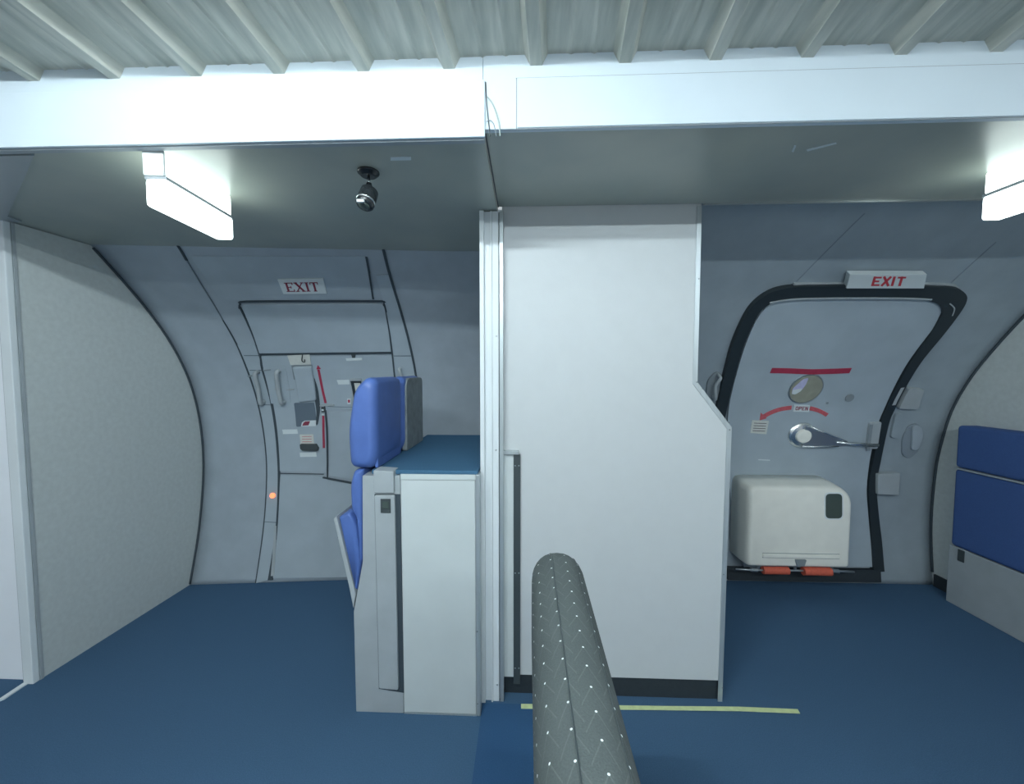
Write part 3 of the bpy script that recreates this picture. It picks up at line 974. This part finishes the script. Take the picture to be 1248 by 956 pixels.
patch('seal_label', WR([(1093, 470), (1097, 469.5), (1086, 491), (1082, 491.5)]), YR, 0.030, 0.032, 'greyp', dr)
# assist handle at the far left of the door
grip([(868, 482), (868, 466), (874, 456)], YR, WR, 0.05, 0.009, 'greyp', dr)
patch('handle_cup', round_poly(WR([(859, 486), (862, 462), (872, 452), (879, 455), (874, 486)]), 0.03), YR, 0.001, 0.012, 'greyd', dr)
# lining joints beyond the door
ribbon('lining_seam', [(1214, 295), (1159, 345)], YR, WR, 0.004, 0.0005, 0.002, 'lining2', dr)
ribbon('lining_seam', [(969, 345), (1054, 260)], YR, WR, 0.004, 0.0005, 0.002, 'lining2', dr)

# right exit sign: a wedge-fronted light box
SB = WR([(1026.5, 346.5), (1120, 346.5), (1123.5, 329), (1031, 329)])
es = thing('exit_sign', 'white EXIT box sign with red plain letters above the right door', 'sign', tuple(on_surf(YR, *SB[0], 0)))
patch('sign_box', SB, YR, 0.006, 0.038, 'signw', es, bevel=0.002, dz=0.2)
# fit text on the front face
TB = WR([(1058, 345), (1100, 345), (1103, 331), (1061, 331)])
obj('lettering', text_bm('EXIT', quad_place(WR([(1056, 343.2), (1095, 343.2), (1098.5, 331.6), (1059.5, 331.6)]), 0.0375, 0.0395, YR), False, 0.27, 0.14), 'redtx', es)

# slide pack bustle on the right door ------------------------------
sp = thing('slide_pack', 'cream plastic slide pack box on the lower right door', 'box', (1.63, 2.5, 0.19))
F0 = 2.345


def rr_outline(x0, x1, z0, z1, rs, chamf):
    return round_poly([(x0, z0), (x1, z0), (x1, z1 - chamf), (x1 - chamf, z1), (x0, z1)], rs, 5)


def loft(layers):
    bm = bmesh.new()
    rings = [[bm.verts.new((p[0], y, p[1])) for p in pts] for y, pts in layers]
    n = len(rings[0])
    for i in range(len(rings) - 1):
        for j in range(n):
            bm.faces.new([rings[i][j], rings[i][(j + 1) % n], rings[i + 1][(j + 1) % n], rings[i + 1][j]])
    bm.faces.new(rings[0][::-1])
    bm.faces.new(rings[-1])
    return bm


A0 = onY(914, 691, F0)
A1 = onY(1040, 597, F0)
x0, z0, x1, z1 = A0.x, A0.z, A1.x, A1.z
B1 = onY(900, 583, 2.52)
lay = []
zbk = onY(960, 583, 2.50).z
for (ins, fy) in ((0.0, 2.540), (0.0, 2.44), (0.003, 2.385), (0.008, 2.362), (0.018, 2.349), (0.030, F0)):
    s = (2.54 - fy) / (2.54 - F0)
    lay.append((fy, rr_outline(x0 - 0.02 + ins, x1 + 0.008 - ins * 0.8, z0 - 0.004 + ins * .6, z1 * s + zbk * (1 - s) + 0.012 - ins * 0.5, [0.02, 0.02, 0.05, 0.05, 0.05], 0.06)))
obj('pack_shell', loft(lay), 'cream', sp, smooth=True)
gw = [onY(u, v, F0) for u, v in ((1006, 632), (1026, 632), (1026, 602), (1006, 602))]
obj('gauge_bezel', prism(round_poly([(p.x + dx, p.z + dz) for p, (dx, dz) in zip(gw, ((-.008, -.008), (.008, -.008), (.008, .008), (-.008, .008)))], 0.03), lambda p, t: (p[0], t, p[1]), F0 - 0.0015, F0 + 0.01), 'lampc', sp)
obj('gauge_window', prism(round_poly([(p.x, p.z) for p in gw], 0.026), lambda p, t: (p[0], t, p[1]), F0 - 0.003, F0 + 0.01), 'glass', sp)
g1, g2 = onY(929, 679, F0), onY(1023, 673, F0)
obj('cover_ridge', bx((g1.x, F0 - 0.010, g1.z), (g2.x, F0 + 0.01, g1.z + 0.022)), 'cream', sp, bevel=0.003)
obj('ridge_gap', bx((g1.x, F0 - 0.003, g1.z - 0.004), (g2.x, F0 + 0.008, g1.z - 0.0005)), 'greyd', sp)
obj('ridge_gap', bx((g1.x, F0 - 0.0025, g1.z + 0.0225), (g2.x, F0 + 0.008, g1.z + 0.025)), 'greyd', sp)
l1 = onY(968, 690, F0)
l2 = onY(982, 682, F0)
obj('latch', prism(round_poly([(l1.x + .012, l1.z), (l2.x - .012, l1.z), (l2.x, l2.z), (l1.x, l2.z)], 0.006), lambda p, t: (p[0], t, p[1]), F0 - 0.010, F0 + 0.005), 'greyd', sp, bevel=0.002)
# girt bar below
YG = F0 + 0.01
gb = thing('girt_bar', 'steel girt bar with two orange-red sleeves under the cream slide pack', 'bar', tuple(onY(970, 696, YG)))
def G(u, v):
    return onY(u, v, YG)


obj('rod', tube([G(897, 694), G(915, 695), G(1025, 696.5), G(1041, 697.5)], 0.006, 12), 'steel', gb, smooth=True)
obj('red_sleeve', tube([G(929.5, 695.3), G(960.5, 695.8)], 0.022, 20), 'orange', gb, smooth=False)
obj('red_sleeve', tube([G(978.5, 696.2), G(1012, 697)], 0.024, 20), 'orange', gb, smooth=False)
for u in (919, 1018):
    obj('rod_fitting', tube([G(u - 4, 694.5 + (u > 1000) * 1.5), G(u + 4, 695 + (u > 1000) * 1.5)], 0.012, 14), 'steel', gb)
zz = G(919, 695).z
for u in (924, 969, 1014):
    q = G(u, 695.6)
    obj('hanger', bx((q.x - 0.006, YG - 0.004, q.z), (q.x + 0.006, YG + 0.006, z0 - 0.004)), 'steel', gb)

# ================================================================== MONUMENT (wardrobe / lavatory wall between the bays)
mx0, mx1 = -0.100, 0.672
mo = thing('partition_cabinet', 'tall pale grey partition between the two door bays with stepped right edge', 'partition', (0.3, YM, 0))
Pm = lambda u, v: (onY(u, v, YM).x, onY(u, v, YM).z)
a = Pm(852, 466)
b = Pm(892, 521)
body = [(-0.10, 0.088), (0.798, 0.088), (0.806, b[1]), (0.668, a[1]), (0.668, 2.04), (-0.10, 2.04)]
obj('panel', prism(body, lambda p, t: (p[0], t, p[1]), YM, YM + 0.72), 'monu', mo)
obj('plinth', bx((-0.10, YM + 0.010, 0.0), (0.79, YM + 0.70, 0.0875)), 'base', mo)
# aluminium edge trim following the stepped right edge
tr = [(0.800, 0.0), (0.806, b[1]), (0.669, a[1]), (0.669, ZCR - 0.004)]
bm = bmesh.new()
tw = 0.018
inn = [(0.782, 0.0), (0.788, b[1] - 0.006), (0.651, a[1] - 0.006), (0.651, ZCR - 0.004)]
for y0_, y1_ in ((YM - 0.003, YM - 0.0003),):
    A = [bm.verts.new((p[0], y0_, p[1])) for p in tr + inn[::-1]]
    B = [bm.verts.new((p[0], y1_, p[1])) for p in tr + inn[::-1]]
    nn = len(A)
    for i in range(3):
        bm.faces.new([A[i], A[i + 1], A[nn - 2 - i], A[nn - 1 - i]])
        bm.faces.new([B[i], B[nn - 1 - i], B[nn - 2 - i], B[i + 1]])
    for i in range(nn):
        bm.faces.new([A[i], B[i], B[(i + 1) % nn], A[(i + 1) % nn]])
obj('edge_trim', bm, 'alu', mo)
for u, v in ((851.5, 340), (849, 466), (856, 474), (888, 515), (889, 524), (881.5, 700), (880, 838)):
    p = Pm(u, v)
    obj('rivet', tube([(p[0], YM - 0.003, p[1]), (p[0], YM - 0.0048, p[1])], [0.003, 0.002], 10), 'greyd', mo)
# small raised strip panel and black guide rail
p = Pm(613, 553); q = Pm(626.5, 824)
obj('infill_panel', bx((p[0], YM - 0.006, q[1]), (q[0], YM - 0.0005, p[1])), 'offwhite', mo)
p = Pm(626, 553.5); q = Pm(634, 826)
obj('guide_rail', bx((p[0], YM - 0.012, q[1] - 0.02), (q[0], YM - 0.0005, p[1])), 'dark', mo, bevel=0.001)
for v in (567, 697, 812):
    for u in (628, 632.5):
        k = Pm(u, v)
        obj('rivet', tube([(k[0], YM - 0.012, k[1]), (k[0], YM - 0.0140, k[1])], [0.0026, 0.002], 10), 'alu', mo)
p = Pm(609, 548.5); q = Pm(632, 553)
obj('top_angle', bx((p[0], YM - 0.022, q[1]), (q[0], YM - 0.0005, p[1])), 'alu', mo, bevel=0.001)

# corner post of trims between cabinet and monument
YP = YM - 0.035
X = lambda u: onY(u, 450, YP).x
post = thing('corner_post', 'white and aluminium corner post left of the tall grey partition', 'post', (X(598), YP, 0))
ztop = ZCL - 0.004
obj('flange', bx((X(585.3), YP - 0.012, 0.0), (X(590.6), YP + 0.03, ztop)), 'aluw', post, bevel=0.002)
obj('channel', bx((X(590.6) + 0.0005, YP + 0.004, 0.0), (X(598) - 0.0005, YP + 0.03, ztop)), 'aluw', post)
obj('bead', bx((X(598), YP - 0.006, 0.0), (X(600), YP + 0.03, ztop)), 'aluw', post, bevel=0.001)
obj('flat_strip', bx((X(600) + 0.0005, YP, 0.0), (X(607.6), YP + 0.03, ztop)), 'aluw', post)
obj('groove', bx((X(607.6) + 0.0003, YP + 0.014, 0.0), (X(608.8), YP + 0.03, ztop)), 'greyd', post)
obj('angle_strip', bx((X(608.8) + 0.0003, YP - 0.002, 0.0), (X(613.5), YP + 0.03, ztop)), 'alu', post, bevel=0.001)
for u, v in ((604.5, 549), (605, 410), (606, 835)):
    k = onY(u, v, YP)
    obj('screw', tube([(k.x, YP, k.z), (k.x, YP - 0.0025, k.z)], [0.004, 0.003], 10), 'steel', post)

# ================================================================== CABINET left of the post
YC = 1.470
C = lambda u, v: (onY(u, v, YC).x, onY(u, v, YC).z)
cab = thing('cabinet', 'low pale grey cabinet with blue carpeted top beside the corner post', 'cabinet', (-0.42, YC, 0))
cx1 = -0.180
cxm = C(489.5, 700)[0]
zt = 0.952
YB = 2.33     # back of the cabinet, just short of the lining
obj('body', bx((cxm, YC + 0.004, 0.0), (cx1 - 0.014, YB, zt)), 'greyp', cab)
obj('front_panel', bx((cxm + 0.002, YC, 0.006), (cx1 - 0.018, YC + 0.0038, 0.935)), 'offwhite', cab, bevel=0.0015)
obj('corner_trim', bx((cx1 - 0.0135, YC - 0.001, 0.0), (cx1, YC + 0.045, 0.958)), 'alu', cab, bevel=0.001)
obj('top_trim', bx((cxm + 0.002, YC - 0.003, 0.937), (cx1 - 0.0145, YC + 0.003, 0.958)), 'offwhite', cab, bevel=0.001)
obj('bottom_trim', bx((cxm + 0.002, YC - 0.002, 0.0), (cx1 - 0.0145, YC - 0.0003, 0.006)), 'alu', cab)
obj('carpet_top', bx((-0.600, YC + 0.012, zt + 0.0005), (cx1 - 0.008, YB, zt + 0.018)), 'carpet3', cab, bevel=0.004)
# shaped grey end panel
e = [C(441.5, 577), C(489, 577), C(489.3, 871.5), C(434, 870), C(431, 746), C(434.5, 727), C(442, 685)]
e = [(e[0][0], 0.950), (cxm - 0.0005, 0.950), (cxm - 0.0005, 0.0), (e[3][0], 0.0), e[4], e[5], e[6]]
obj('end_panel', prism(e, lambda p, t: (p[0], t, p[1]), YC, YB - 0.05), 'greyp', cab, bevel=0.002)
c1, c2 = C(457, 600), C(481, 572.5)
obj('latch_cap', prism(round_poly([(c1[0], c1[1]), (c2[0], c1[1]), (c2[0], c2[1] - 0.004), (c1[0], c2[1])], 0.006), lambda p, t: (p[0], t, p[1]), YC - 0.014, YC + 0.05), 'greyp', cab, bevel=0.003)
dd = [C(457, 603), C(484, 603), C(490, 843), C(462.5, 838)]
obj('column_gap_shade', prism([(p[0] + dx, p[1] + dz) for p, (dx, dz) in zip(dd, ((-.002, .002), (.012, .002), (0.008, -.005), (-.002, -.005)))], lambda p, t: (p[0], t, p[1]), YC - 0.0015, YC + 0.002), 'seam', cab)  # dark plate round the column; its wider right side paints a shadow line
cd = obj('handle_column', prism(round_poly([C(457.5, 603), C(482, 603), C(486.5, 839), C(463, 837)], 0.008), lambda p, t: (p[0], t, p[1]), YC - 0.012, YC + 0.01), 'greyp', cab, bevel=0.003)
p, q = C(465.5, 624), C(477.5, 607)
obj('latch_bezel', bx((p[0], YC - 0.0145, p[1]), (q[0], YC - 0.0115, q[1])), 'dark', cd, bevel=0.001)
p, q = C(468, 618.5), C(475.5, 610)
obj('latch_button', bx((p[0], YC - 0.017, p[1]), (q[0], YC - 0.0146, q[1])), 'glass', cd, bevel=0.001)
for u, v in ((581.5, 770), (582, 858)):
    k = C(u, v)
    obj('screw', tube([(k[0], YC - 0.001, k[1]), (k[0], YC - 0.003, k[1])], [0.003, 0.002], 10), 'greyd', cab)


# ------------------------------------------------------------------ jump seats
def cushion(name, prof, y0, y1, m, parent, inset=0.02, sub=2):
    """soft pad: profile in (x,z), rounded in y"""
    cx_ = sum(p[0] for p in prof) / len(prof)
    cz_ = sum(p[1] for p in prof) / len(prof)
    w_ = max(p[0] for p in prof) - min(p[0] for p in prof)
    h_ = max(p[1] for p in prof) - min(p[1] for p in prof)
    lay = []
    seq = []
    for i in range(7):
        a_ = math.pi / 2 * i / 6
        seq.append((inset * (1 - math.sin(a_)), y0 + inset * 1.2 * (1 - math.cos(a_))))
    seq = seq + [(k, y0 + y1 - y) for k, y in reversed(seq)]
    for k, y in seq:
        sx = max(0.3, 1 - 2 * k / w_)
        sz = max(0.3, 1 - 2 * k / h_)
        lay.append((y, [(cx_ + (p[0] - cx_) * sx, cz_ + (p[1] - cz_) * sz) for p in prof]))
    o = obj(name, loft(lay), m, parent, smooth=True)
    return o


X9 = C(453, 500)[0]
LEN1 = onX(487, 500, X9).y - YC
END2 = onX(511.5, 520, X9).y - YC


def jump_seat(label, dy, ln, back):
    yy = YC + dy
    js = thing('jump_seat', label, 'seat', (-0.66, yy + 0.18, 0.55), group=None)
    hp_ = round_poly([C(424, 572), C(420.5, 524), C(429, 474), C(445, 459), C(457, 464), C(458, 560), C(452, 573)], [0.03, 0.06, 0.10, 0.06, 0.03, 0.03, 0.02], 6)
    cushion('headrest', hp_, yy + 0.0, yy + ln, 'blue', js, 0.034)
    obj('headrest_backing', prism(round_poly([(yy + 0.03, zt + 0.0195), (yy + ln - 0.01, zt + 0.0195), (yy + ln - 0.01, 1.318), (yy + 0.03, 1.318)], [0.01, 0.01, 0.03, 0.06]),
                                  lambda p, t: (t, p[0], p[1]), X9 - 0.004, X9 + (0.021 if back == 'grime' else 0.008)), back, js, bevel=0.004)
    bp_ = round_poly([C(440.5, 574), C(440.5, 650), C(440.5, 690), C(435, 672), C(434, 634), C(425, 624), C(423.5, 592), C(429, 574)], [0.004, 0.004, 0.01, 0.03, 0.02, 0.03, 0.04, 0.02], 5)
    cushion('backrest', bp_, yy + 0.012, yy + ln - 0.01, 'blue', js, 0.018)
    sp_ = round_poly([C(411, 632), C(424, 625), C(433, 640), C(439, 688), C(434, 723), C(425, 690)], [0.008, 0.02, 0.04, 0.02, 0.01, 0.02], 5)
    cushion('seat_pad', sp_, yy + 0.006, yy + ln - 0.01, 'blue', js, 0.012)
    sh = [C(406.5, 632), C(410, 629.5), C(433.5, 725), C(430.6, 742), C(425, 714)]
    obj('seat_shell', prism(sh, lambda p, t: (p[0], t, p[1]), yy, yy + ln - 0.005), 'greyp', js, bevel=0.0015)
    k = C(412.5, 656)
    obj('shell_screw', tube([(k[0], yy + 0.01, k[1]), (k[0] - 0.006, yy + 0.01, k[1])], 0.004, 10), 'dark', js)
    return js


jump_seat('folded blue jump seat on the cabinet end, the one nearest the camera', 0.0, LEN1, 'blue')
jump_seat('folded jump seat with grey backboard, behind the nearer blue one', LEN1 + 0.01, END2 - LEN1 - 0.01, 'grime')

# ================================================================== RIGHT BENCH on the right partition
Q0 = onZ(1158, 710, 0)
Q1 = onZ(1248, 765, 0)
XB = 2.47
yb1 = onX(1165, 600, XB).y
bs = thing('bench_seat', 'blue folded bench seat on a grey base against the right partition', 'seat', (XB + 0.05, 1.7, 0))
Bp = lambda u, v: onX(u, v, XB)
zb0 = Bp(1165, 666).z
zb1 = Bp(1163, 570).z
zb2 = Bp(1165, 518).z
y0b = 1.15
yb1 = Bp(1163, 600).y
yb0 = onX(1160, 700, XB).y
BACK = XR - 0.001
obj('base_box', bx((XB, y0b, 0.0), (BACK, yb1 + 0.012, zb0 - 0.004)), 'greyp', bs, bevel=0.004)


def pad(name, z0_, z1_, x0_):
    bm = bmesh.new()
    box(bm, (x0_, y0b, z0_), (BACK, yb1, z1_))
    return obj(name, bm, 'blue2', bs, bevel=0.018, seg=4)


pad('lower_cushion', zb0, zb1 - 0.004, XB - 0.008)
pad('upper_cushion', zb1 + 0.006, zb2, XB - 0.008)
obj('metal_strip', bx((XB - 0.012, y0b, zb1 - 0.004), (BACK, yb1 - 0.004, zb1 + 0.005)), 'alu', bs)
p, q = onX(1165, 682, XB), onX(1176, 672, XB)
obj('vent', bx((XB - 0.003, q.y, p.z), (XB - 0.0003, p.y - 0.01, q.z - 0.002)), 'dark', bs)
struct(obj('baseboard_right', bx((XR - 0.012, yb1 + 0.014, 0.0), (XR - 0.0005, 2.515, 0.075)), 'base'))

# ================================================================== FLOOR DETAILS
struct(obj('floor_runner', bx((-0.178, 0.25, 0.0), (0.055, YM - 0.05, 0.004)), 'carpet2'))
P4 = [onZ(635, 860, 0), onZ(800, 862.5, 0), onZ(900, 863.5, 0), onZ(972, 866.5, 0), onZ(975, 871.5, 0), onZ(900, 868.5, 0), onZ(800, 867.2, 0), onZ(635, 865.5, 0)]
tag(obj('floor_tape', prism([(p.x, p.y) for p in P4], lambda p, t: (p[0], p[1], t), 0.0043, 0.0065), 'yellow'), 'pale yellow tape strip on the blue carpet before the tall partition', 'tape')

# ================================================================== FOREGROUND SEAT
def big_seat():
    ST = 0.976       # height of the top of the back
    xa, xb = 0.010, 0.118
    y0_, y1_ = 0.30, 0.875
    t = thing('airline_seat', 'grey dotted fabric passenger seat seen edge-on in the foreground', 'seat', (0.2, 0.55, 0))
    # cross-section (x,z): from bottom of left face over the domed top to the bottom of the right face
    sec = [(xa + 0.012, 0.40), (xa + 0.004, 0.60), (xa, 0.80)]
    n = 14
    cxm_, hw = (xa + xb) / 2, (xb - xa) / 2
    top_h = 0.062
    for i in range(n + 1):
        a = math.pi - math.pi * i / n
        sec.append((cxm_ + hw * math.copysign(abs(math.cos(a)) ** 0.9, math.cos(a)), ST - top_h + top_h * math.sin(a) ** 0.95 if math.sin(a) > 0 else ST - top_h))
    sec += [(xb + 0.004, 0.80), (xb + 0.012, 0.60), (xb + 0.010, 0.40)]
    arc = [0.0]
    for i in range(1, len(sec)):
        arc.append(arc[-1] + math.dist(sec[i], sec[i - 1]))
    mid = arc[len(sec) // 2]
    bm = bmesh.new()
    uvl = bm.loops.layers.uv.new('UVMap')
    rows, vv = [], []
    R = 0.10      # far upper corner rounding
    path = []
    NY = 40
    for i in range(NY + 1):
        path.append((y0_ + (y1_ - R - y0_) * i / NY, 0.0, 1.0))
    for i in range(1, 13):
        a = math.pi / 2 * i / 12
        path.append((y1_ - R + R * math.sin(a), R * (1 - math.cos(a)), 1 - 0.58 * (i / 12) ** 2.2))
    vcur = 0
    last = None
    for (y, drop, wsc) in path:
        row = []
        for (x, z) in sec:
            k = max(0.0, min(1.0, (z - 0.45) / (ST - 0.45)))
            xx = cxm_ - 0.010 * (1 - wsc) * 2 + (x - cxm_) * (wsc if z > 0.75 else 0.5 + 0.5 * wsc)
            row.append(bm.verts.new((xx, y, z - drop * k)))
        rows.append(row)
        if last is not None:
            vcur += math.hypot(y - last[0], drop - last[1])
        last = (y, drop)
        vv.append(vcur)
    for i in range(len(rows) - 1):
        for j in range(len(sec) - 1):
            f = bm.faces.new([rows[i][j], rows[i][j + 1], rows[i + 1][j + 1], rows[i + 1][j]])
            for lp, (ii, jj) in zip(f.loops, ((i, j), (i, j + 1), (i + 1, j + 1), (i + 1, j))):
                lp[uvl].uv = (arc[jj] - arc[9] + 0.030 * 33.5 + 0.003, vv[ii] + 1.0)
    for row in (rows[0], rows[-1]):
        f = bm.faces.new(row)
        for lp in f.loops:
            lp[uvl].uv = (lp.vert.co.x + 1, lp.vert.co.z + 1)
    for i in range(len(rows) - 1):
        bm.faces.new([rows[i][0], rows[i + 1][0], rows[i + 1][-1], rows[i][-1]])
    back = obj('backrest', bm, 'seat', t, smooth=True)
    # piped seams following the top
    for jj, r in ((9, 0.0010), (13, 0.0010)):
        pts = [Vector(rows_pt) for rows_pt in SEAM(sec, path, cxm_, ST, jj)]
        obj('piping', tube(pts, r, 8), 'dark', back, smooth=True)
    # seat cushion, armrest, frame (below / beyond the frame of the photograph)
    bm = bx((xb + 0.013, 0.36, 0.34), (xb + 0.46, 0.82, 0.47))
    obj('seat_cushion', bm, 'seat', t, bevel=0.04, seg=4)
    obj('seat_frame', bx((xa + 0.02, 0.34, 0.28), (xb + 0.42, 0.77, 0.3395)), 'greyd', t, bevel=0.01)
    obj('lower_shell', bx((xa + 0.016, 0.33, 0.30), (xb + 0.0, 0.765, 0.42)), 'greyd', t, bevel=0.01)
    for lx in (xa + 0.06, xb + 0.36):
        for ly in (0.38, 0.73):
            obj('leg', tube([(lx, ly, 0.285), (lx, ly, 0.0)], 0.016, 14), 'alu', t, smooth=True)
    return t


def SEAM(sec, path, cxm_, ST, jj):
    out = []
    x, z = sec[jj]
    for (y, drop, wsc) in path:
        k = max(0.0, min(1.0, (z - 0.45) / (ST - 0.45)))
        xx = cxm_ - 0.010 * (1 - wsc) * 2 + (x - cxm_) * wsc
        out.append((xx, y, z - drop * k + 0.0004))
    return out


big_seat()
